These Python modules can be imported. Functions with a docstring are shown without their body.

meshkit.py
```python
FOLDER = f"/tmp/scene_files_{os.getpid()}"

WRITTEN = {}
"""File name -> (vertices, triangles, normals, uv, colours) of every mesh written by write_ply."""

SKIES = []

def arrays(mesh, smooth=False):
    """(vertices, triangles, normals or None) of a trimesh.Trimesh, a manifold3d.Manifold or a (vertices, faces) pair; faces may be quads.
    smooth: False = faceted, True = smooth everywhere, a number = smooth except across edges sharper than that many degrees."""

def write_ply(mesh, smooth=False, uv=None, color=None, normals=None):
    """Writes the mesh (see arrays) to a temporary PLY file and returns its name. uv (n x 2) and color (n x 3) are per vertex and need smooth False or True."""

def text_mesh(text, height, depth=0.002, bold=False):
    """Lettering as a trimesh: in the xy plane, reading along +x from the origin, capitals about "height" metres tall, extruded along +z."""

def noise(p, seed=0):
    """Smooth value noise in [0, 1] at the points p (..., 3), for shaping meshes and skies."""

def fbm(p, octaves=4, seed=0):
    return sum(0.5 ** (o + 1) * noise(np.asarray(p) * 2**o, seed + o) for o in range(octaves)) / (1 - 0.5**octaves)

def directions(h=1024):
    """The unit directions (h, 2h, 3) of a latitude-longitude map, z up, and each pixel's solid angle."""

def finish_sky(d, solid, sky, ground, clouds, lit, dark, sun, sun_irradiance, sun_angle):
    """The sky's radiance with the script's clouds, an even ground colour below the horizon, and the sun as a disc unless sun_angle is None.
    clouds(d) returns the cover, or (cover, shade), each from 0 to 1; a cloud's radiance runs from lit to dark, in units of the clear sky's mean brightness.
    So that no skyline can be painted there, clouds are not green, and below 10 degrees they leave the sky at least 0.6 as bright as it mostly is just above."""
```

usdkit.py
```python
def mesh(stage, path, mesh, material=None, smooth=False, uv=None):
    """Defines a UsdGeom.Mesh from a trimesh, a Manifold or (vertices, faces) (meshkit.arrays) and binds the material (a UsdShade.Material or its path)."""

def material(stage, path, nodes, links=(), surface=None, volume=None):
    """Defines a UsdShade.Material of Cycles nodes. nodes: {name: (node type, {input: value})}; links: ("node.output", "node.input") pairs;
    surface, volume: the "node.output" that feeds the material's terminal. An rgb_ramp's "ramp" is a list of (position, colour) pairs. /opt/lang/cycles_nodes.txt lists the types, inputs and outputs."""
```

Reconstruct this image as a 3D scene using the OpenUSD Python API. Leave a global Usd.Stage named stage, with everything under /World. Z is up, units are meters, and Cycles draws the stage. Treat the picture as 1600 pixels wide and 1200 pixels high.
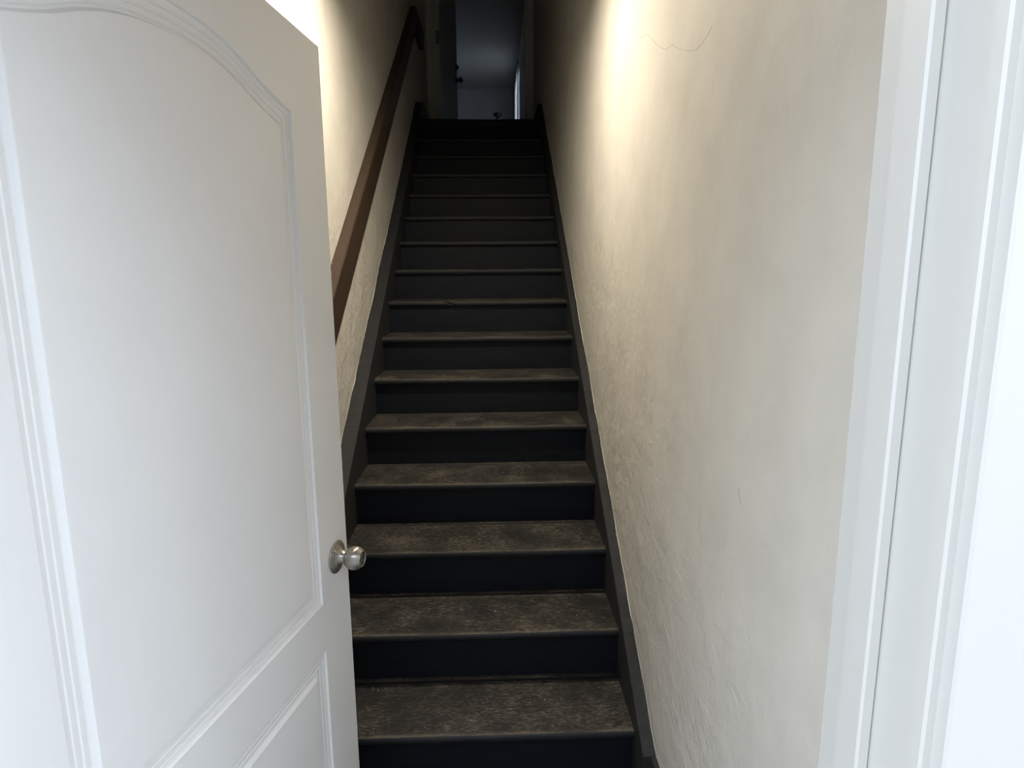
import math
import random
import numpy as np
import trimesh
import manifold3d as m3
import usdkit
import meshkit
from shapely.geometry import Polygon
from pxr import Usd, UsdGeom, UsdLux, UsdShade, Gf, Sdf

random.seed(7)
RNG = np.random.default_rng(11)

stage = Usd.Stage.CreateInMemory()
UsdGeom.SetStageUpAxis(stage, UsdGeom.Tokens.z)
UsdGeom.SetStageMetersPerUnit(stage, 1.0)
WORLD = UsdGeom.Xform.Define(stage, "/World")
stage.SetDefaultPrim(WORLD.GetPrim())
UsdGeom.Scope.Define(stage, "/World/Looks")

# ------------------------------------------------------------------ camera
EYE = 1.5841
R_ = (0.9994729, -0.03162563, -0.00733025)
U_ = (0.0128077, 0.17664714, 0.98419091)
F_ = (0.02983079, 0.98376603, -0.17695908)
cam = UsdGeom.Camera.Define(stage, "/World/camera")
cam.AddTransformOp().Set(Gf.Matrix4d(R_[0], R_[1], R_[2], 0, U_[0], U_[1], U_[2], 0,
                                     -F_[0], -F_[1], -F_[2], 0, 0, 0, EYE, 1))
cam.CreateHorizontalApertureAttr(36.0)
cam.CreateVerticalApertureAttr(27.0)
cam.CreateFocalLengthAttr(980.216 * 36.0 / 1600.0)
cam.CreateClippingRangeAttr(Gf.Vec2f(0.02, 200))
cam.CreateExposureAttr(0.15)

# ------------------------------------------------------------------ sky: even overcast daylight
dome = UsdLux.DomeLight.Define(stage, "/World/overcast_sky")
dome.CreateColorAttr(Gf.Vec3f(0.87, 0.97, 1.10))
dome.CreateIntensityAttr(0.97)

LAMP_POS = (-0.14, 2.32)      # recessed lamp in the entry ceiling
LAMP_POWER = 1340.0
LAMP_COLOR = (1.0, 0.885, 0.72)

# ------------------------------------------------------------------ helpers
USED = {}


def numbered(name, parent="/World"):
    k = (parent, name)
    n = USED.get(k, 0)
    USED[k] = n + 1
    return name if n == 0 else f"{name}_{n:03d}"


def tag(p, label=None, cat=None, group=None, kind=None):
    p = p.GetPrim() if hasattr(p, "GetPrim") else p
    for k, v in (("label", label), ("category", cat), ("group", group), ("kind", kind)):
        if v:
            p.SetCustomDataByKey(k, v)
    return p


def path_of(parent):
    if parent is None:
        return "/World"
    return str((parent.GetPrim() if hasattr(parent, "GetPrim") else parent).GetPath())


def obj(name, mesh, mat, parent=None, smooth=False, label=None):
    pp = path_of(parent)
    g = usdkit.mesh(stage, f"{pp}/{numbered(name, pp)}", mesh, M[mat], smooth=smooth)
    if label:
        tag(g, label)
    return g


def thing(name, label, cat=None, loc=(0, 0, 0), rz=0.0, group=None, kind=None):
    x = UsdGeom.Xform.Define(stage, f"/World/{numbered(name)}")
    x.AddTranslateOp().Set(Gf.Vec3d(*loc))
    if rz:
        x.AddRotateZOp().Set(float(rz))
    tag(x, label, cat, group, kind)
    return x


def box(x0, x1, y0, y1, z0, z1):
    b = trimesh.creation.box([x1 - x0, y1 - y0, z1 - z0])
    b.apply_translation([(x0 + x1) / 2, (y0 + y1) / 2, (z0 + z1) / 2])
    return b


def bbox(x0, x1, y0, y1, z0, z1, r=0.002):
    """A box with chamfered edges."""
    r = min(r, (x1 - x0) / 2.2, (y1 - y0) / 2.2, (z1 - z0) / 2.2)
    pts = []
    for a, b, c in ((r, r, 0), (r, 0, r), (0, r, r)):
        for X in (x0 + a, x1 - a):
            for Y in (y0 + b, y1 - b):
                for Z in (z0 + c, z1 - c):
                    pts.append((X, Y, Z))
    return trimesh.convex.convex_hull(np.array(pts))


def join(*ms):
    return trimesh.util.concatenate(list(ms))


def loft(sections, closed_ends=True):
    """sections: list of (n,3) closed loops, same n: skin, with fan caps."""
    n = len(sections[0])
    v = np.vstack(sections)
    f = []
    for i in range(len(sections) - 1):
        for j in range(n):
            a, b = i * n + j, i * n + (j + 1) % n
            c, d = a + n, b + n
            f += [(a, b, d), (a, d, c)]
    if closed_ends:
        c0 = len(v)
        v = np.vstack([v, sections[0].mean(0), sections[-1].mean(0)])
        last = (len(sections) - 1) * n
        for j in range(n):
            f.append((c0, (j + 1) % n, j))
            f.append((c0 + 1, last + j, last + (j + 1) % n))
    m = trimesh.Trimesh(v, np.array(f), process=False)
    if m.volume < 0:
        m.invert()
    return m


def lathe(profile, seg=48):
    """profile: (r, h) pairs; axis = +z."""
    m = trimesh.creation.revolve(np.array(profile, float), sections=seg)
    return m


def to_manifold(t):
    t = t.copy()
    t.merge_vertices()
    return m3.Manifold(m3.Mesh(np.asarray(t.vertices, np.float32), np.asarray(t.faces, np.uint32)))


def extrude_poly(poly, depth):
    return trimesh.creation.extrude_polygon(poly, depth, engine="earcut")


# ------------------------------------------------------------------ materials
M = {}


def mat(name, nodes, links, surface="p.BSDF"):
    M[name] = usdkit.material(stage, f"/World/Looks/{name}", nodes, links, surface=surface)


def plain(name, col, rough=0.5, metal=0.0, **kw):
    mat(name, {"p": ("principled_bsdf", dict(base_color=col, roughness=rough, metallic=metal, **kw))}, [])


# geometry of the flight, needed by the worn-paint materials too
XL, XR = -0.5826, 0.4238           # between the stringers
WL, WR = -0.6455, 0.4621           # wall faces
Y0, RUN, RISE = 1.7092, 0.26738, 0.17765
Z0 = 0.1776                        # top of the lowest tread
N_TREAD = 15
LAND_Z = 2.876
SLOPE = RISE / RUN
OVER = 0.026


def plaster(name, tint, scuff=True):
    nodes = {
        "g": ("geometry", {}),
        "s": ("separate_xyz", {}),
        "n1": ("noise_texture", {"scale": 5.0, "detail": 5.0, "roughness": 0.6}),
        "c": ("rgb_ramp", {"ramp": [(0.3, tuple(x * 0.88 for x in tint)), (0.7, tint)]}),
        "n2": ("noise_texture", {"scale": 16.0, "detail": 5.0, "roughness": 0.6, "distortion": 0.6}),
        "n3": ("noise_texture", {"scale": 5.0, "detail": 2.0}),
        "hm": ("math", {"math_type": "multiply_add", "value2": 1.0}),
        "b": ("bump", {"strength": 0.5, "distance": 0.014}),
        "p": ("principled_bsdf", {"roughness": 0.62, "specular_ior_level": 0.25}),
    }
    links = [("g.position", "n1.vector"), ("g.position", "n2.vector"), ("g.position", "n3.vector"), ("g.position", "s.vector"),
             ("n1.fac", "c.fac"), ("n2.fac", "hm.value1"), ("n3.fac", "hm.value3"), ("hm.value", "b.height"), ("b.normal", "p.normal")]
    if not scuff:
        links.append(("c.color", "p.base_color"))
        mat(name, nodes, links)
        return
    # rubbed, scuffed band above the stair line: h = z - (slope * y + const)
    const = Z0 - SLOPE * Y0
    nodes.update({
        "ml": ("math", {"math_type": "multiply_add", "value2": -SLOPE, "value3": -const}),
        "h": ("math", {"math_type": "add"}),
        "band": ("rgb_ramp", {"ramp": [(0.0, (0.75,) * 3), (0.25, (1.0,) * 3), (0.6, (0.55,) * 3), (0.9, (0.06,) * 3), (1.0, (0, 0, 0))]}),
        "hs": ("map_range", {"from_min": 0.0, "from_max": 1.5, "to_min": 0.0, "to_max": 1.0, "clamp": True}),
        "mp": ("mapping", {"mapping_type": "point", "scale": (1.0, 1.0, 0.33), "rotation": (0.35, 0, 0)}),
        "w1": ("noise_texture", {"scale": 19.0, "detail": 3.0, "roughness": 0.6, "distortion": 1.2}),
        "r1": ("rgb_ramp", {"ramp": [(0.60, (0, 0, 0)), (0.70, (1, 1, 1))]}),
        "w2": ("noise_texture", {"scale": 21.0, "detail": 3.0, "roughness": 0.6, "distortion": 1.5}),
        "r2": ("rgb_ramp", {"ramp": [(0.62, (0, 0, 0)), (0.72, (1, 1, 1))]}),
        "m1": ("math", {"math_type": "multiply"}),
        "m2": ("math", {"math_type": "multiply"}),
        "k1": ("math", {"math_type": "multiply", "value2": 0.30}),
        "k2": ("math", {"math_type": "multiply", "value2": 0.45}),
        "mix1": ("mix", {"color2": tuple(x * 0.55 for x in tint)}),
        "mix2": ("mix", {"color2": tuple(min(1, x * 1.18) for x in tint)}),
        "bs": ("math", {"math_type": "multiply_add", "value2": 0.5, "value3": 0.12}),
    })
    links += [("s.y", "ml.value1"), ("ml.value", "h.value1"), ("s.z", "h.value2"), ("h.value", "hs.value"), ("hs.result", "band.fac"),
              ("g.position", "mp.vector"), ("mp.vector", "w1.vector"), ("w1.fac", "r1.fac"), ("mp.vector", "w2.vector"), ("w2.fac", "r2.fac"),
              ("r1.color", "m1.value1"), ("band.color", "m1.value2"), ("m1.value", "k1.value1"),
              ("r2.color", "m2.value1"), ("band.color", "m2.value2"), ("m2.value", "k2.value1"),
              ("c.color", "mix1.color1"), ("k1.value", "mix1.fac"), ("mix1.color", "mix2.color1"), ("k2.value", "mix2.fac"),
              ("mix2.color", "p.base_color"), ("band.color", "bs.value1"), ("bs.value", "b.strength")]
    mat(name, nodes, links)


plaster("wall_plaster", (0.70, 0.675, 0.615))
plaster("smooth_plaster", (0.72, 0.69, 0.63), scuff=False)

plain("ceiling_paint", (0.75, 0.73, 0.69), 0.8)
plain("trim_paint", (0.60, 0.59, 0.56), 0.4)
plain("room_paint", (0.74, 0.73, 0.73), 0.75)
plain("dark_floor", (0.035, 0.03, 0.026), 0.45)
plain("pavement", (0.30, 0.295, 0.285), 0.9)
plain("brick_paint", (0.33, 0.31, 0.29), 0.85)
plain("crack_dark", (0.33, 0.31, 0.27), 0.9)
plain("edge_paint", (0.70, 0.67, 0.60), 0.6)
plain("chip_white", (0.55, 0.52, 0.46), 0.8)
plain("lock_dark", (0.03, 0.03, 0.032), 0.35, 0.6)
plain("plate_metal", (0.20, 0.22, 0.25), 0.5, 0.0)
plain("lamp_metal", (0.02, 0.018, 0.017), 0.6, 0.0)
plain("key_metal", (0.30, 0.27, 0.23), 0.35, 1.0)
mat("lamp_glow", {"e": ("emission", {"color": LAMP_COLOR, "strength": LAMP_POWER})}, [], "e.emission")
mat("window_glass", {"t": ("transparent_bsdf", {"color": (0.9, 0.93, 0.95)}), "g": ("glossy_bsdf", {"roughness": 0.02}), "f": ("fresnel", {"IOR": 1.45}),
                     "m": ("mix_closure", {})}, [("f.fac", "m.fac"), ("t.BSDF", "m.closure1"), ("g.BSDF", "m.closure2")], "m.closure")

# white semi-gloss paint of the front door
mat("door_paint", {
    "tc": ("texture_coordinate", {}),
    "n": ("noise_texture", {"scale": 4.0, "detail": 4.0}),
    "c": ("rgb_ramp", {"ramp": [(0.3, (0.78, 0.775, 0.765)), (0.7, (0.82, 0.815, 0.805))]}),
    "n2": ("noise_texture", {"scale": 60.0, "detail": 3.0}),
    "b": ("bump", {"strength": 0.05, "distance": 0.003}),
    "p": ("principled_bsdf", {"roughness": 0.42, "specular_ior_level": 0.45})},
    [("tc.object", "n.vector"), ("tc.object", "n2.vector"), ("n.fac", "c.fac"), ("c.color", "p.base_color"), ("n2.fac", "b.height"), ("b.normal", "p.normal")])

mat("brushed_steel", {
    "tc": ("texture_coordinate", {}),
    "n": ("noise_texture", {"scale": 180.0, "detail": 2.0}),
    "r": ("map_range", {"from_min": 0.3, "from_max": 0.7, "to_min": 0.28, "to_max": 0.38}),
    "tg": ("tangent", {"direction_type": "radial", "axis": "y"}),
    "p": ("principled_bsdf", {"base_color": (0.40, 0.38, 0.345), "metallic": 1.0, "anisotropic": 0.75})},
    [("tc.object", "n.vector"), ("n.fac", "r.value"), ("r.result", "p.roughness"), ("tg.tangent", "p.tangent")])

# brown gloss paint on the handrail, with a few chips
mat("rail_paint", {
    "g": ("geometry", {}),
    "n": ("noise_texture", {"scale": 70.0, "detail": 3.0}),
    "r": ("rgb_ramp", {"ramp": [(0.0, (0.046, 0.029, 0.019)), (0.735, (0.055, 0.034, 0.022)), (0.75, (0.45, 0.40, 0.33))]}),
    "n2": ("noise_texture", {"scale": 25.0, "detail": 3.0}),
    "b": ("bump", {"strength": 0.12, "distance": 0.004}),
    "p": ("principled_bsdf", {"roughness": 0.42})},
    [("g.position", "n.vector"), ("n.fac", "r.fac"), ("r.color", "p.base_color"), ("g.position", "n2.vector"), ("n2.fac", "b.height"), ("b.normal", "p.normal")])

# black-painted stair joinery (risers, stringers)
def black_paint(name, c0, c1, rough, bump, spec=0.4):
    mat(name, {
        "g": ("geometry", {}),
        "mp": ("mapping", {"mapping_type": "point", "scale": (0.12, 1.0, 1.0)}),
        "n": ("noise_texture", {"scale": 40.0, "detail": 5.0, "roughness": 0.6}),
        "c": ("rgb_ramp", {"ramp": [(0.3, c0), (0.72, c1)]}),
        "n2": ("noise_texture", {"scale": 55.0, "detail": 4.0, "roughness": 0.6}),
        "b": ("bump", {"strength": bump, "distance": 0.004}),
        "p": ("principled_bsdf", {"roughness": rough, "specular_ior_level": spec})},
        [("g.position", "mp.vector"), ("mp.vector", "n.vector"), ("n.fac", "c.fac"), ("c.color", "p.base_color"), ("mp.vector", "n2.vector"),
         ("n2.fac", "b.height"), ("b.normal", "p.normal")])


black_paint("riser_paint", (0.0070, 0.0092, 0.0138), (0.0105, 0.0133, 0.0182), 0.55, 0.18, 0.15)
black_paint("stringer_paint", (0.022, 0.0238, 0.026), (0.033, 0.0348, 0.0365), 0.55, 0.15, 0.3)

# worn treads: dark paint rubbed to grey-brown wood, more along the nosing
mat("tread_paint", {
    "g": ("geometry", {}),
    "s": ("separate_xyz", {}),
    "mp": ("mapping", {"mapping_type": "point", "scale": (0.28, 1.0, 1.0)}),
    "n": ("noise_texture", {"scale": 190.0, "detail": 5.0, "roughness": 0.7}),
    "nb": ("noise_texture", {"scale": 7.0, "detail": 4.0, "roughness": 0.6}),
    "big": ("map_range", {"from_min": 0.35, "from_max": 0.68, "to_min": -0.07, "to_max": 0.10}),
    "add": ("math", {"math_type": "add"}),
    "c": ("rgb_ramp", {"ramp": [(0.30, (0.012, 0.0122, 0.0125)), (0.46, (0.019, 0.0188, 0.0183)), (0.56, (0.045, 0.0415, 0.035)), (0.70, (0.14, 0.124, 0.098))]}),
    "ph": ("math", {"math_type": "multiply_add", "value2": 1 / RUN, "value3": 0.03 - Y0 / RUN}),
    "fr": ("math", {"math_type": "fraction"}),
    "ed": ("rgb_ramp", {"ramp": [(0.0, (0, 0, 0)), (0.045, (0, 0, 0)), (0.06, (0.75,) * 3), (0.075, (0.6,) * 3), (0.10, (0.12,) * 3), (0.15, (0, 0, 0)), (0.93, (0, 0, 0)), (0.99, (0.2,) * 3)]}),
    "en": ("noise_texture", {"scale": 26.0, "detail": 4.0, "roughness": 0.7}),
    "er": ("rgb_ramp", {"ramp": [(0.38, (0, 0, 0)), (0.62, (1, 1, 1))]}),
    "em": ("math", {"math_type": "multiply"}),
    "em2": ("math", {"math_type": "multiply", "value2": 0.85}),
    "mix": ("mix", {"color2": (0.15, 0.13, 0.105)}),
    "sp": ("noise_texture", {"scale": 190.0, "detail": 1.0}),
    "sr": ("rgb_ramp", {"ramp": [(0.765, (0, 0, 0)), (0.80, (1, 1, 1))]}),
    "sm": ("mix", {"color2": (0.24, 0.21, 0.16)}),
    "fm": ("rgb_ramp", {"ramp": [(0.0, (1, 1, 1)), (0.046, (1, 1, 1)), (0.058, (0, 0, 0)), (1.0, (0, 0, 0))]}),
    "front": ("mix", {"color2": (0.013, 0.0145, 0.0165)}),
    "b": ("bump", {"strength": 0.25, "distance": 0.004}),
    "p": ("principled_bsdf", {"roughness": 0.58, "specular_ior_level": 0.35})},
    [("g.position", "mp.vector"), ("g.position", "s.vector"), ("mp.vector", "n.vector"), ("g.position", "nb.vector"), ("nb.fac", "big.value"),
     ("n.fac", "add.value1"), ("big.result", "add.value2"), ("add.value", "c.fac"),
     ("s.y", "ph.value1"), ("ph.value", "fr.value1"), ("fr.value", "ed.fac"), ("mp.vector", "en.vector"), ("en.fac", "er.fac"),
     ("ed.color", "em.value1"), ("er.color", "em.value2"), ("em.value", "em2.value1"), ("em2.value", "mix.fac"), ("c.color", "mix.color1"),
     ("g.position", "sp.vector"), ("sp.fac", "sr.fac"), ("sr.color", "sm.fac"), ("mix.color", "sm.color1"), ("fr.value", "fm.fac"), ("fm.color", "front.fac"), ("sm.color", "front.color1"), ("front.color", "p.base_color"),
     ("n.fac", "b.height"), ("b.normal", "p.normal")])

# ------------------------------------------------------------------ the shell
YF0, YF1 = 0.425, 0.555            # street wall with the front door
YB0, YB1 = 7.0, 7.12               # wall at the top of the stairs
YR = 13.5                          # far end of the upstairs room
ZC1 = 1.2 + EYE                    # ceiling over the entry
YC1 = 2.85
ZC2 = LAND_Z + 2.33                # upstairs ceiling


def struct(name, mesh, m, label, smooth=False):
    g = obj(name, mesh, m, None, smooth)
    tag(g, label, None, None, "structure")
    return g


def wall_with_hole(axis, a0, a1, t0, t1, z0, z1, holes):
    """A wall along `axis` ('x' or 'y') with rectangular holes [(h0, h1, zz0, zz1)]."""
    from shapely.geometry import box as sbox
    from shapely.ops import unary_union
    poly = sbox(a0, z0, a1, z1).difference(unary_union([sbox(*(h[0], h[2], h[1], h[3])) for h in holes]))
    geoms = getattr(poly, "geoms", [poly])
    out = []
    for g_ in geoms:
        e = extrude_poly(g_, t1 - t0)          # in xy, thick along z
        v = e.vertices.copy()
        if axis == "x":
            e.vertices = np.c_[v[:, 0], t1 - v[:, 2], v[:, 1]]
        else:
            e.vertices = np.c_[t0 + v[:, 2], v[:, 0], v[:, 1]]
        e.fix_normals()
        out.append(e)
    return join(*out)


wall_left = struct("wall_left", box(WL - 0.12, WL, YF1, YB1, -0.05, ZC2), "wall_plaster", "cream plaster wall left of the stairs, carrying the handrail")
wall_right = struct("wall_right", box(WR, WR + 0.12, YF1, YB1, -0.05, ZC2), "wall_plaster", "scuffed cream plaster wall right of the stairs")
DX0, DX1, DZ = -0.555, 0.330, 2.052
struct("wall_front", wall_with_hole("x", -3.0, 3.0, YF0, YF1, -0.05, ZC2 + 0.3, [(DX0 - 0.02, DX1 + 0.02, -0.06, DZ + 0.02)]), "brick_paint",
       "street wall around the front doorway")
UX0, UX1, UZ = -0.507, 0.384, LAND_Z + 2.04
struct("wall_back", wall_with_hole("x", WL, WR, YB0, YB1, LAND_Z - 0.02, ZC2, [(UX0 - 0.018, UX1 + 0.018, LAND_Z - 0.03, UZ + 0.018)]), "smooth_plaster",
       "narrow plaster wall around the doorway at the top of the stairs")
RX0, RX1 = -2.0, 0.50
WY0, WY1, WZ0, WZ1 = 11.15, 12.30, LAND_Z + 0.12, LAND_Z + 2.03
struct("wall_far_right", wall_with_hole("y", YB1, YR, RX1, RX1 + 0.16, LAND_Z - 0.1, ZC2, [(WY0, WY1, WZ0, WZ1)]), "room_paint", "right wall of the dark upstairs room, with the window")
struct("wall_far_left", box(RX0 - 0.1, RX0, YB1, YR, LAND_Z - 0.1, ZC2), "room_paint", "left wall of the dark upstairs room")
struct("wall_far_back", box(RX0 - 0.1, RX1 + 0.16, YR, YR + 0.1, LAND_Z - 0.1, ZC2), "room_paint", "far end wall of the dark upstairs room")
struct("wall_far_front", box(RX0 - 0.1, WL, YB0, YB1, LAND_Z - 0.1, ZC2), "room_paint", "wall of the upstairs room beside its door")
struct("floor", box(WL - 0.12, WR + 0.12, YF0, Y0 + OVER, -0.05, 0.0), "dark_floor", "dark floor of the entry below the lowest stair")
struct("floor", box(RX0 - 0.1, RX1 + 0.16, 5.85, YR + 0.1, LAND_Z - 0.12, LAND_Z), "dark_floor", "dark floor of the landing and upstairs room")
struct("pavement", box(-8, 8, -14, YF0, -0.08, -0.02), "pavement", "grey pavement outside the front door")
fac = struct("facade", wall_with_hole("x", -9, 9, -12.3, -12.0, -0.02, 9.5, [(-8 + 2.6 * i, -6.9 + 2.6 * i, z_, z_ + 1.7) for i in range(7) for z_ in (0.9, 4.0, 7.0)]), "brick_paint", "dark brick house front across the street")
struct("facade", box(-9, 9, -12.6, -12.3, -0.02, 9.5), "dark_floor", "dark rooms behind the windows across the street")
struct("ceiling", join(box(WL, WR, YF1, YC1, ZC1, ZC1 + 0.12), box(WL, WR, YC1 - 0.1, YC1, ZC1 + 0.12, ZC2)), "ceiling_paint", "low ceiling over the entry with the recessed lamp")
struct("ceiling", box(RX0 - 0.1, RX1 + 0.16, YC1 - 0.1, YR + 0.1, ZC2, ZC2 + 0.1), "ceiling_paint", "high ceiling over the stairs and upstairs room")

# hairline crack in the right wall, high up
def on_wall(px, py, X):
    d = np.array(R_) * ((px - 800) / 980.216) - np.array(U_) * ((py - 600) / 980.216) + np.array(F_)
    t = X / d[0]
    return np.array([X, d[1] * t, EYE + d[2] * t])


def ribbon(pts, w, x, dx):
    """A thin raised or sunk line on a wall x = const through (y, z) points: triangular section."""
    secs = []
    for i, p in enumerate(pts):
        t = np.array(pts[min(i + 1, len(pts) - 1)]) - np.array(pts[max(i - 1, 0)])
        t = t / (np.linalg.norm(t) + 1e-9)
        nrm = np.array([-t[1], t[0]])
        ww = w * (0.35 + 0.65 * math.sin(math.pi * (i + 0.6) / (len(pts) + 0.2)))
        secs.append(np.array([[x + dx * .5, p[0] + nrm[0] * ww, p[1] + nrm[1] * ww], [x + dx * .5, p[0] - nrm[0] * ww, p[1] - nrm[1] * ww], [x - dx, p[0], p[1]]]))
    return loft(secs)


CR = [(990, 74), (997, 64), (1006, 55), (1014, 55), (1022, 65), (1030, 73), (1040, 78), (1050, 70), (1062, 77), (1076, 80), (1088, 78), (1097, 68), (1106, 55), (1113, 40)]
obj("plaster_crack", ribbon([tuple(on_wall(a, b, WR)[1:]) for a, b in CR], 0.0006, WR, 0.0004), "crack_dark", wall_right, label="hairline crack in the plaster")
SC = [[(1122, 880), (1129, 892), (1136, 907)], [(1075, 838), (1074, 850), (1073, 866)], [(1192, 849), (1199, 853)], [(1154, 762), (1155, 774), (1158, 786)]]
for i, line in enumerate(SC):
    obj("scuff_mark", ribbon([tuple(on_wall(a, b, WR)[1:]) for a, b in line], 0.0013, WR, 0.0004), "crack_dark" if i == 3 else "chip_white", wall_right)

# ------------------------------------------------------------------ front door frame
fr = thing("trim_1", "white painted frame of the front doorway", None, kind="structure")
obj("jamb", bbox(DX0 - 0.02, DX0, YF0 - 0.004, YF1 + 0.004, 0, DZ), "trim_paint", fr)
obj("jamb", bbox(DX1, DX1 + 0.02, YF0 - 0.004, YF1 + 0.004, 0, DZ), "trim_paint", fr)
obj("head_jamb", bbox(DX0 - 0.02, DX1 + 0.02, YF0 - 0.004, YF1 + 0.004, DZ, DZ + 0.02), "trim_paint", fr)
obj("door_stop", bbox(DX1 - 0.012, DX1, YF1 - 0.075, YF1 - 0.04, 0, DZ), "trim_paint", fr)
obj("door_stop", bbox(DX0, DX1 - 0.012, YF1 - 0.075, YF1 - 0.04, DZ - 0.012, DZ), "trim_paint", fr)
obj("casing", bbox(DX1 + 0.008, DX1 + 0.085, YF0 - 0.018, YF0, 0, DZ + 0.085), "trim_paint", fr)
obj("casing", bbox(DX0 - 0.085, DX0 - 0.008, YF0 - 0.018, YF0, 0, DZ + 0.085), "trim_paint", fr)
obj("head_casing", bbox(DX0 - 0.008, DX1 + 0.008, YF0 - 0.018, YF0, DZ + 0.008, DZ + 0.085), "trim_paint", fr)
obj("threshold", bbox(DX0, DX1, YF0 - 0.01, YF1, 0.0, 0.006), "plate_metal", fr)

# ------------------------------------------------------------------ front door: local x from hinge to free edge, front face at y = 0 facing -y
DW, DH = 0.864, 2.024
E_ = np.array([-0.348, 1.392])
YAW = 90 - 12.658
dirv = np.array([math.cos(math.radians(YAW)), math.sin(math.radians(YAW))])
HINGE = E_ - dirv * DW
DTOP = 0.453 + EYE                # top of the free edge
TOPK = -0.081                  # the top was planed out of square (drop per metre towards the hinge)
DBOT = DTOP - DH
door = thing("door_1", "open white moulded two-panel front door with arched upper panel and steel knob", "door", (HINGE[0], HINGE[1], DBOT), YAW, kind="structure")


def uv(u, v):                      # u from the free edge, v down from the top -> local x, z
    return (DW - u, DH - v)


def panel_loop(pts, d):
    """Inward mitred offset of a closed loop (counter-clockwise in x, z) by d."""
    p = np.array(pts)
    n = len(p)
    out = []
    for i in range(n):
        a, b, c = p[i - 1], p[i], p[(i + 1) % n]
        t1 = (b - a) / np.linalg.norm(b - a)
        t2 = (c - b) / np.linalg.norm(c - b)
        n1, n2 = np.array([-t1[1], t1[0]]), np.array([-t2[1], t2[0]])
        m = n1 + n2
        m = m / np.dot(m, n1)
        out.append(b + m * d)
    return np.array(out)


ST = 0.1255
cu = DW / 2
from scipy.interpolate import PchipInterpolator
ARCH = PchipInterpolator([0.1255, 0.17, 0.216, 0.263, 0.316, 0.37, cu], [0.152, 0.1415, 0.127, 0.107, 0.0905, 0.081, 0.078])
arch = lambda u: float(ARCH(min(u, DW - u)))
us = np.linspace(ST, DW - ST, 33)
up = [uv(DW - ST, 1.1635), uv(ST, 1.1635)] + [uv(u, arch(u)) for u in us]
low = [uv(DW - ST, 1.80), uv(ST, 1.80), uv(ST, 1.274), uv(DW - ST, 1.274)]
PROF = [(0.0, 0.0), (0.0018, 0.0050), (0.010, 0.0056), (0.0115, 0.0072), (0.0125, 0.0072), (0.0142, 0.0056), (0.0215, 0.0064), (0.0230, 0.0082), (0.0240, 0.0082), (0.0258, 0.0064), (0.0330, 0.0074), (0.0355, 0.0098), (0.0385, 0.0098), (0.0430, 0.0016), (0.0455, 0.0010)]


def panel_mesh(loop):
    secs = [np.c_[q[:, 0], np.full(len(q), y), q[:, 1]] for d, y in PROF for q in [panel_loop(loop, d)]]
    n = len(secs[0])
    v = np.vstack(secs)
    f = []
    for i in range(len(secs) - 1):
        for j in range(n):
            a, b = i * n + j, i * n + (j + 1) % n
            f += [(a, b, b + n), (a, b + n, a + n)]
    last = (len(secs) - 1) * n
    q = secs[-1]
    tv, tf = trimesh.creation.triangulate_polygon(Polygon(q[:, [0, 2]]), engine="earcut")
    near = [int(np.argmin(((q[:, [0, 2]] - w) ** 2).sum(1))) + last for w in tv]
    for t in tf:
        t = [near[i] for i in t]
        f.append(t if np.cross(v[t[1]] - v[t[0]], v[t[2]] - v[t[0]])[1] < 0 else t[::-1])
    m = trimesh.Trimesh(v, np.array(f), process=False)
    return m


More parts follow.
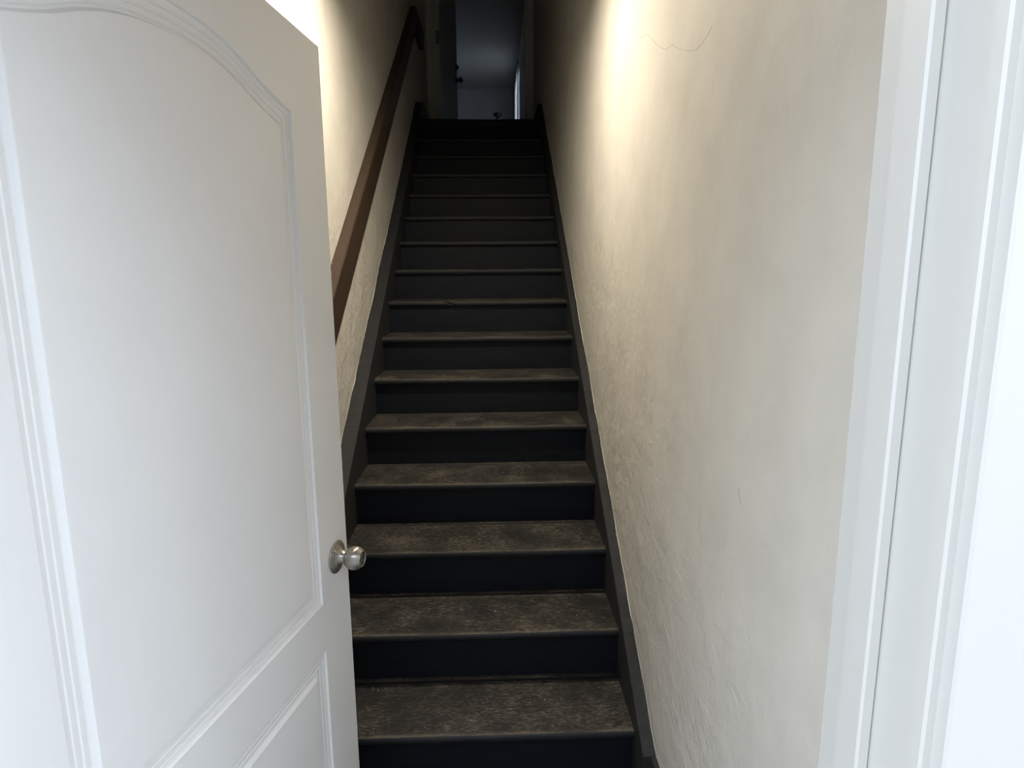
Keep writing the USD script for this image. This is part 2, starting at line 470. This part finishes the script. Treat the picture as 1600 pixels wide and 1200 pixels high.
outline = [(0, 0), (DW, 0), (DW, DH), (0, DH - TOPK * DW)]
sl = Polygon(outline, [up, low])
ins = Polygon(outline)
fm = extrude_poly(sl, 0.0135)
fm.vertices = np.c_[fm.vertices[:, 0], 0.0135 - fm.vertices[:, 2], fm.vertices[:, 1]]
bm = extrude_poly(ins, 0.0215)
bm.vertices = np.c_[bm.vertices[:, 0], 0.035 - bm.vertices[:, 2], bm.vertices[:, 1]]
for q in (fm, bm):
    q.fix_normals()
leaf = join(fm, bm)
obj("leaf", leaf, "door_paint", door)
obj("upper_panel", panel_mesh(up), "door_paint", door, smooth=28)
obj("lower_panel", panel_mesh(low), "door_paint", door, smooth=28)


def knob_at(parent, x, z, sy, s=1.0, m="brushed_steel", base=0.0):
    """Round door knob on a flared rose, axis along local y; sy = -1 sticks out of the front."""
    T = trimesh.transformations.rotation_matrix(math.radians(90 if sy < 0 else -90), [1, 0, 0])

    def put(mesh):
        mesh.apply_scale(s)
        mesh.apply_transform(T)
        mesh.apply_translation([x, base, z])
        return mesh
    rose = lathe([(0, 0), (0.0362, 0), (0.0370, 0.0012), (0.0368, 0.0030), (0.0352, 0.0046), (0.030, 0.0062), (0.024, 0.0085), (0.0185, 0.0120), (0.0152, 0.0160), (0.0138, 0.0205), (0.0130, 0.0240), (0, 0.024)], 64)
    t = np.linspace(0, 1, 22)
    prof = [(0, 0.021), (0.0125, 0.021), (0.0128, 0.0245)]
    for a in np.linspace(math.radians(-58), math.radians(43), 22):
        prof.append((0.0262 * math.cos(a) ** 0.9, 0.0445 + 0.0245 * math.sin(a)))
    prof += [(0.0188, 0.0625), (0.0178, 0.0640), (0.0166, 0.0642), (0.0150, 0.0630), (0.0142, 0.0575), (0, 0.0572)]
    k = lathe(prof, 64)
    kn = obj("door_knob", put(k), m, parent, smooth=35)
    obj("rose", put(rose), m, kn, smooth=35)
    return kn, put


kn, put = knob_at(door, DW - 0.0545, DH - 1.085, -1)
cyl = lathe([(0, 0.0570), (0.0092, 0.0570), (0.0090, 0.0615), (0.0080, 0.0625), (0, 0.0625)], 32)
obj("lock_cylinder", put(cyl), "key_metal", kn, smooth=35, label="keyed face of the knob")
slot = box(-0.0008, 0.0008, -0.0042, 0.0042, 0.0620, 0.0629)
obj("keyhole", put(slot), "lock_dark", kn)
knob_at(door, DW - 0.0545, DH - 1.085, +1, base=0.035)
obj("latch_plate", box(DW - 0.0005, DW + 0.0015, 0.006, 0.029, DH - 1.115, DH - 1.055), "brushed_steel", door)
for zz in (0.2, 1.0, 1.78):
    h = trimesh.creation.cylinder(0.006, 0.09, sections=20)
    h.apply_translation([-0.004, 0.040, zz])
    obj("hinge", join(h, box(-0.003, 0.035, 0.0348, 0.0372, zz - 0.045, zz + 0.045)), "brushed_steel", door)

# ------------------------------------------------------------------ the staircase
stairs = thing("staircase", "steep narrow black-painted wooden staircase between two plaster walls", "staircase")


def nose(k):
    return Y0 + k * RUN, Z0 + k * RISE


TH = 0.028


def tread_mesh(k):
    y, z = nose(k)
    yb = y + RUN + OVER
    nx = 60
    secs = []
    xs = np.linspace(XL, XR, nx)
    wob = meshkit.fbm(np.c_[xs * 4, np.full(nx, k * 3.1), np.zeros(nx)], 3, 5) - 0.5
    wob2 = meshkit.fbm(np.c_[xs * 9, np.full(nx, k * 1.7), np.ones(nx)], 3, 9) - 0.5
    r = TH / 2
    for i, x in enumerate(xs):
        dz = wob[i] * 0.0045
        dy = wob2[i] * 0.004
        wear = 0.0015 * math.exp(-((x + 0.08) / 0.3) ** 2)
        loc = 0.0
        if k == 7:
            if x < -0.262:
                loc = 0.0045 * math.exp(-((x + 0.262) / 0.05) ** 2)
        loop = []
        for a in np.linspace(-90, 90, 9):
            ca, sa = math.cos(math.radians(a)), math.sin(math.radians(a))
            zz = z - r + r * sa + dz - (wear + loc if sa > 0.5 else 0)
            loop.append((x, y + r * 0.75 * (1 - ca) + dy, zz))
        loop += [(x, y + 0.05, z + dz * 0.4 - wear * 0.4), (x, yb - 0.02, z), (x, yb, z), (x, yb, z - TH), (x, y + 0.06, z - TH)]
        secs.append(np.array(loop))
    m = loft(secs)
    if k == 7:   # the split in the nosing
        y7, z7 = nose(7)
        a = trimesh.creation.box([0.078, 0.05, 0.0058])
        a.apply_transform(trimesh.transformations.rotation_matrix(math.radians(19), [0, 1, 0]))
        a.apply_transform(trimesh.transformations.rotation_matrix(math.radians(-12), [1, 0, 0]))
        a.apply_translation([-0.245, y7 + 0.004, z7 - 0.0105])
        try:
            d = to_manifold(m) - to_manifold(a)
            mm = d.to_mesh()
            if len(mm.tri_verts) > 100:
                m = trimesh.Trimesh(mm.vert_properties[:, :3], mm.tri_verts, process=False)
        except Exception:
            pass
    return m


for k in range(N_TREAD):
    obj("tread", tread_mesh(k), "tread_paint", stairs, smooth=40, label="tread with a split, chipped nosing" if k == 7 else None)
for k in range(N_TREAD + 1):
    y, z = nose(k)
    zt = (z - TH) if k < N_TREAD else LAND_Z - 0.055
    zb = 0.0 if k == 0 else nose(k - 1)[1] - 0.0
    obj("riser", box(XL, XR, y + OVER, y + OVER + 0.018, zb, zt), "riser_paint", stairs)
# landing edge: deeper rounded nosing
yl, _ = nose(15)
secs = []
for x in np.linspace(XL, XR, 30):
    dz = 0.003 * (meshkit.noise(np.array([x * 4, 9.0, 0])) - 0.5)
    loop = [(x, yl + 0.004, LAND_Z - 0.055), (x, yl, LAND_Z - 0.048), (x, yl, LAND_Z - 0.012 + dz), (x, yl + 0.006, LAND_Z - 0.003 + dz), (x, yl + 0.016, LAND_Z + dz), (x, 5.85, LAND_Z), (x, 5.85, LAND_Z - 0.055)]
    secs.append(np.array(loop))
obj("landing_nosing", loft(secs), "riser_paint", stairs, smooth=40, label="deep black nosing at the landing edge")


def ragged(y, seed):
    return (meshkit.fbm(np.array([[y * 30, seed, 0.3]]), 3, seed)[0] - 0.5) * 0.026 + (meshkit.noise(np.array([y * 6, seed, 4.0])) - 0.5) * 0.008


def stringer(x0, x1, h, y_start, wall_side, seed, yflat_end):
    """Sloping skirt board, plumb-cut at the foot, level along the landing; the painted edge at the wall is ragged."""
    line = lambda y: Z0 + SLOPE * (y - Y0) + h
    zl = LAND_Z + 0.165
    yk = Y0 + (zl - h - Z0) / SLOPE
    ys = np.r_[np.linspace(y_start, yk, 260), np.linspace(yk + 0.02, yflat_end, 30)]
    secs = []
    for y in ys:
        zt = min(line(y), zl)
        zb = max(0.0, min(line(y), zl) - 0.46)
        jag = ragged(y, seed)
        ends = 0.0
        inner, outer = (x0, x1) if wall_side > 0 else (x1, x0)
        w = wall_side
        secs.append(np.array([(inner, y, zb), (inner, y, zt - 0.003), (inner + w * 0.003, y, zt), (outer - w * 0.006, y, zt), (outer, y, zt + jag), (outer, y, zb)]))
    return loft(secs)


obj("stringer", stringer(WL + 0.0008, XL, 0.1192, 1.60, -1, 3, YB0), "stringer_paint", stairs, smooth=30)
obj("stringer", stringer(XR, WR - 0.0008, 0.0781, 1.60, +1, 5, YB0), "stringer_paint", stairs, smooth=30)

# cream paint and filler drawn unevenly along the top of the stringers
for X, h_, sd, sg, lab in ((WL, 0.1192, 3, 1, "ragged cream paint line along the left stair skirting"), (WR, 0.0781, 5, -1, "ragged cream paint line along the right stair skirting")):
    secs = []
    for y in np.linspace(1.61, 5.6, 420):
        zc = Z0 + SLOPE * (y - Y0) + h_ + ragged(y, sd) + 0.0006
        w_ = 0.0004 + 0.0048 * max(0.0, meshkit.noise(np.array([y * 9, sd, 2.0])) - 0.32)
        secs.append(np.array([(X + sg * 0.0001, y, zc + w_ + 0.004), (X + sg * (0.0006 + w_ * 0.8), y, zc + w_ * 0.4), (X + sg * 0.0001, y, zc - w_)]))
    struct("trim_3" if sg > 0 else "trim_4", loft(secs), "edge_paint", lab, smooth=40)

# baseboards of the entry
tag(obj("baseboard_right", bbox(WR - 0.016, WR, YF1, 1.60, 0, 0.185, 0.004), "stringer_paint"), "short black baseboard at the foot of the right wall", None, None, "structure")
tag(obj("baseboard_left", bbox(WL, WL + 0.016, YF1, 1.60, 0, 0.185, 0.004), "stringer_paint"), "short black baseboard behind the front door", None, None, "structure")

# plaster crumbs and paint flecks lying on the treads
cr = []
for i in range(70):
    k = int(RNG.choice([0, 0, 0, 1, 1, 1, 2, 2, 2, 3, 3, 4, 5]))
    y, z = nose(k)
    p = np.array([RNG.uniform(XL + 0.03, XR - 0.02), y + RNG.uniform(0.04, RUN - 0.01), z])
    s = RNG.uniform(0.0008, 0.0024)
    t = trimesh.creation.icosphere(0, s)
    t.vertices = t.vertices * RNG.uniform(0.5, 1.5, 3) * np.array([1, 1, 0.5])
    t.apply_translation(p + [0, 0, s * 0.3])
    cr.append(t)
tag(obj("plaster_crumbs", join(*cr), "chip_white"), "tiny white plaster crumbs scattered on the lower treads", "crumbs", None, "stuff")

# ------------------------------------------------------------------ handrail on the left wall
RXI = -0.598
zt = lambda y: EYE + 0.691 * y - 1.755
YA, YBEND, YEND, LEV = 1.75, 5.665, 6.26, 0.0
loopz = []
hv = 0.180
ztop = zt(YBEND)


def rail_loop(y, t, b, skew=0.0):
    c = 0.005
    x0, x1 = WL + 0.0005, RXI
    return np.array([(x0, y, b), (x1 - c, y, b), (x1, y, b + c), (x1, y, t - c), (x1 - c, y, t), (x0, y, t)])


secs = [rail_loop(y, zt(y), zt(y) - hv) for y in np.linspace(YA, YBEND, 30)]
sloped = loft(secs)
lv = loft([rail_loop(y, ztop, ztop - 0.147) for y in (YBEND, YBEND + 0.02, YEND - 0.01, YEND)])
rail = thing("handrail", "brown-painted board handrail fixed along the left wall above the stairs", "handrail")
obj("rail", sloped, "rail_paint", rail, smooth=30)
obj("level_end", lv, "rail_paint", rail, smooth=30, label="short level end of the handrail at the landing")

# ------------------------------------------------------------------ doorway at the top of the stairs
t2 = thing("trim_2", "dull white frame of the doorway at the top of the stairs", None, kind="structure")
obj("jamb", bbox(UX0 - 0.018, UX0, YB0 - 0.004, YB1 + 0.004, LAND_Z, UZ), "trim_paint", t2)
obj("jamb", bbox(UX1, UX1 + 0.018, YB0 - 0.004, YB1 + 0.004, LAND_Z, UZ), "trim_paint", t2)
obj("head_jamb", bbox(UX0 - 0.018, UX1 + 0.018, YB0 - 0.004, YB1 + 0.004, UZ, UZ + 0.018), "trim_paint", t2)
obj("casing", bbox(UX0 - 0.085, UX0 - 0.006, YB0 - 0.020, YB0, LAND_Z, UZ + 0.08), "trim_paint", t2)
obj("casing", bbox(UX1 + 0.006, WR - 0.002, YB0 - 0.020, YB0, LAND_Z, UZ + 0.08), "trim_paint", t2)
obj("head_casing", bbox(UX0 - 0.006, UX1 + 0.006, YB0 - 0.020, YB0, UZ + 0.006, UZ + 0.08), "trim_paint", t2)
obj("door_stop", bbox(UX1 - 0.012, UX1, YB0 + 0.03, YB0 + 0.065, LAND_Z, UZ), "trim_paint", t2)
pz = EYE + 0.339 * 6.98
obj("metal_plate", bbox(-0.545, -0.502 - 0.006, YB0 - 0.0245, YB0 - 0.020, pz - 0.062, pz + 0.062), "plate_metal", t2, label="small dark metal plate")

HX, HY = UX0 + 0.004, YB1 + 0.01
W2 = 0.80
ang2 = math.degrees(math.atan2(0.985, 0.155))
door2 = thing("door_2", "white flush door standing open at the top of the stairs with dark knob and deadbolt", "door", (HX, HY, LAND_Z + 0.008), ang2, kind="structure")
obj("leaf", bbox(0, W2, 0, 0.035, 0, 2.02, 0.003), "trim_paint", door2)
kz = EYE + 0.2804 * (HY + 0.72) - LAND_Z - 0.008
knob_at(door2, W2 - 0.06, kz, -1, 1.15, "lock_dark")
db = lathe([(0, 0), (0.031, 0), (0.030, 0.012), (0.022, 0.018), (0, 0.018)], 32)
db.apply_transform(trimesh.transformations.rotation_matrix(math.radians(90), [1, 0, 0]))
tt = box(-0.004, 0.004, -0.034, -0.016, -0.014, 0.014)
dbm = join(db, tt)
dbm.apply_translation([W2 - 0.06, 0, kz + 0.14])
obj("deadbolt", dbm, "lock_dark", door2, smooth=35, label="dark deadbolt above the knob")
for zz in (0.2, 1.0, 1.8):
    h = trimesh.creation.cylinder(0.006, 0.09, sections=16)
    h.apply_translation([-0.004, 0.041, zz])
    obj("hinge", h, "plate_metal", door2)

# window of the upstairs room
w1 = thing("window_1", "tall narrow window in the right wall of the upstairs room", "window", kind="structure")
fx0, fx1 = RX1 + 0.10, RX1 + 0.14
obj("frame", join(box(fx0, fx1, WY0, WY0 + 0.04, WZ0, WZ1), box(fx0, fx1, WY1 - 0.04, WY1, WZ0, WZ1), box(fx0, fx1, WY0 + 0.04, WY1 - 0.04, WZ0, WZ0 + 0.05), box(fx0, fx1, WY0 + 0.04, WY1 - 0.04, WZ1 - 0.05, WZ1)), "trim_paint", w1)
obj("pane", box(fx0 + 0.018, fx0 + 0.022, WY0 + 0.04, WY1 - 0.04, WZ0 + 0.05, WZ1 - 0.05), "window_glass", w1)

# sheer curtain hanging at that window
mat("sheer_cloth", {"d": ("diffuse_bsdf", {"color": (0.55, 0.55, 0.56)}), "t": ("translucent_bsdf", {"color": (0.52, 0.52, 0.53)}), "m": ("mix_closure", {"fac": 0.6})},
    [("d.BSDF", "m.closure1"), ("t.BSDF", "m.closure2")], "m.closure")
cu_t = thing("curtain", "pale sheer curtain over the window of the upstairs room", "curtain", (RX1 - 0.03, 0, 0))
cy = np.linspace(WY0 - 0.05, WY1 + 0.05, 150)
cz = np.linspace(LAND_Z + 0.03, WZ1 + 0.05, 14)
cv, cf = [], []
for j, z in enumerate(cz):
    amp = 0.018 * (1.0 - 0.75 * (z - cz[0]) / (cz[-1] - cz[0]))
    for y in cy:
        cv.append((amp * math.sin(y * 62.0) + amp * 0.4 * math.sin(y * 23.0), y, z))
for j in range(len(cz) - 1):
    for i in range(len(cy) - 1):
        a = j * len(cy) + i
        cf += [(a, a + 1, a + 1 + len(cy)), (a, a + 1 + len(cy), a + len(cy))]
obj("cloth", trimesh.Trimesh(np.array(cv), np.array(cf), process=False), "sheer_cloth", cu_t, smooth=True)
rod = trimesh.creation.cylinder(0.008, WY1 - WY0 + 0.2, sections=14)
rod.apply_transform(trimesh.transformations.rotation_matrix(math.pi / 2, [1, 0, 0]))
rod.apply_translation([0, (WY0 + WY1) / 2, WZ1 + 0.055])
obj("rod", rod, "lamp_metal", cu_t, smooth=35)

# unlit uplighter standing far back in the upstairs room
LY = 12.4
lx = LY * (780 - 768.49) / 980.2
lamp = thing("floor_lamp", "dark unlit uplighter floor lamp far back in the upstairs room", "lamp", (lx, LY, LAND_Z))
topz = EYE + 0.2345 * LY - LAND_Z
obj("base", lathe([(0, 0), (0.14, 0), (0.14, 0.012), (0.03, 0.03), (0, 0.03)], 40), "lamp_metal", lamp, smooth=35)
obj("pole", lathe([(0, 0.025), (0.012, 0.025), (0.012, topz - 0.1), (0, topz - 0.1)], 20), "lamp_metal", lamp, smooth=35)
obj("shade", lathe([(0, topz - 0.105), (0.03, topz - 0.1), (0.045, topz - 0.07), (0.078, topz - 0.045), (0.08, topz - 0.02), (0.05, topz - 0.004), (0, topz)], 40), "lamp_metal", lamp, smooth=35)

# ------------------------------------------------------------------ recessed lamp over the foot of the stairs
rl = thing("ceiling_light", "round recessed warm lamp in the entry ceiling", "lamp", (LAMP_POS[0], LAMP_POS[1], ZC1))
ring = lathe([(0.041, -0.004), (0.064, -0.004), (0.067, 0.0), (0.0405, 0.0), (0.041, -0.004)], 48)
obj("trim_ring", ring, "trim_paint", rl, smooth=35)
obj("lens", lathe([(0, -0.003), (0.040, -0.003), (0.040, -0.0005), (0, -0.0005)], 48), "lamp_glow", rl)
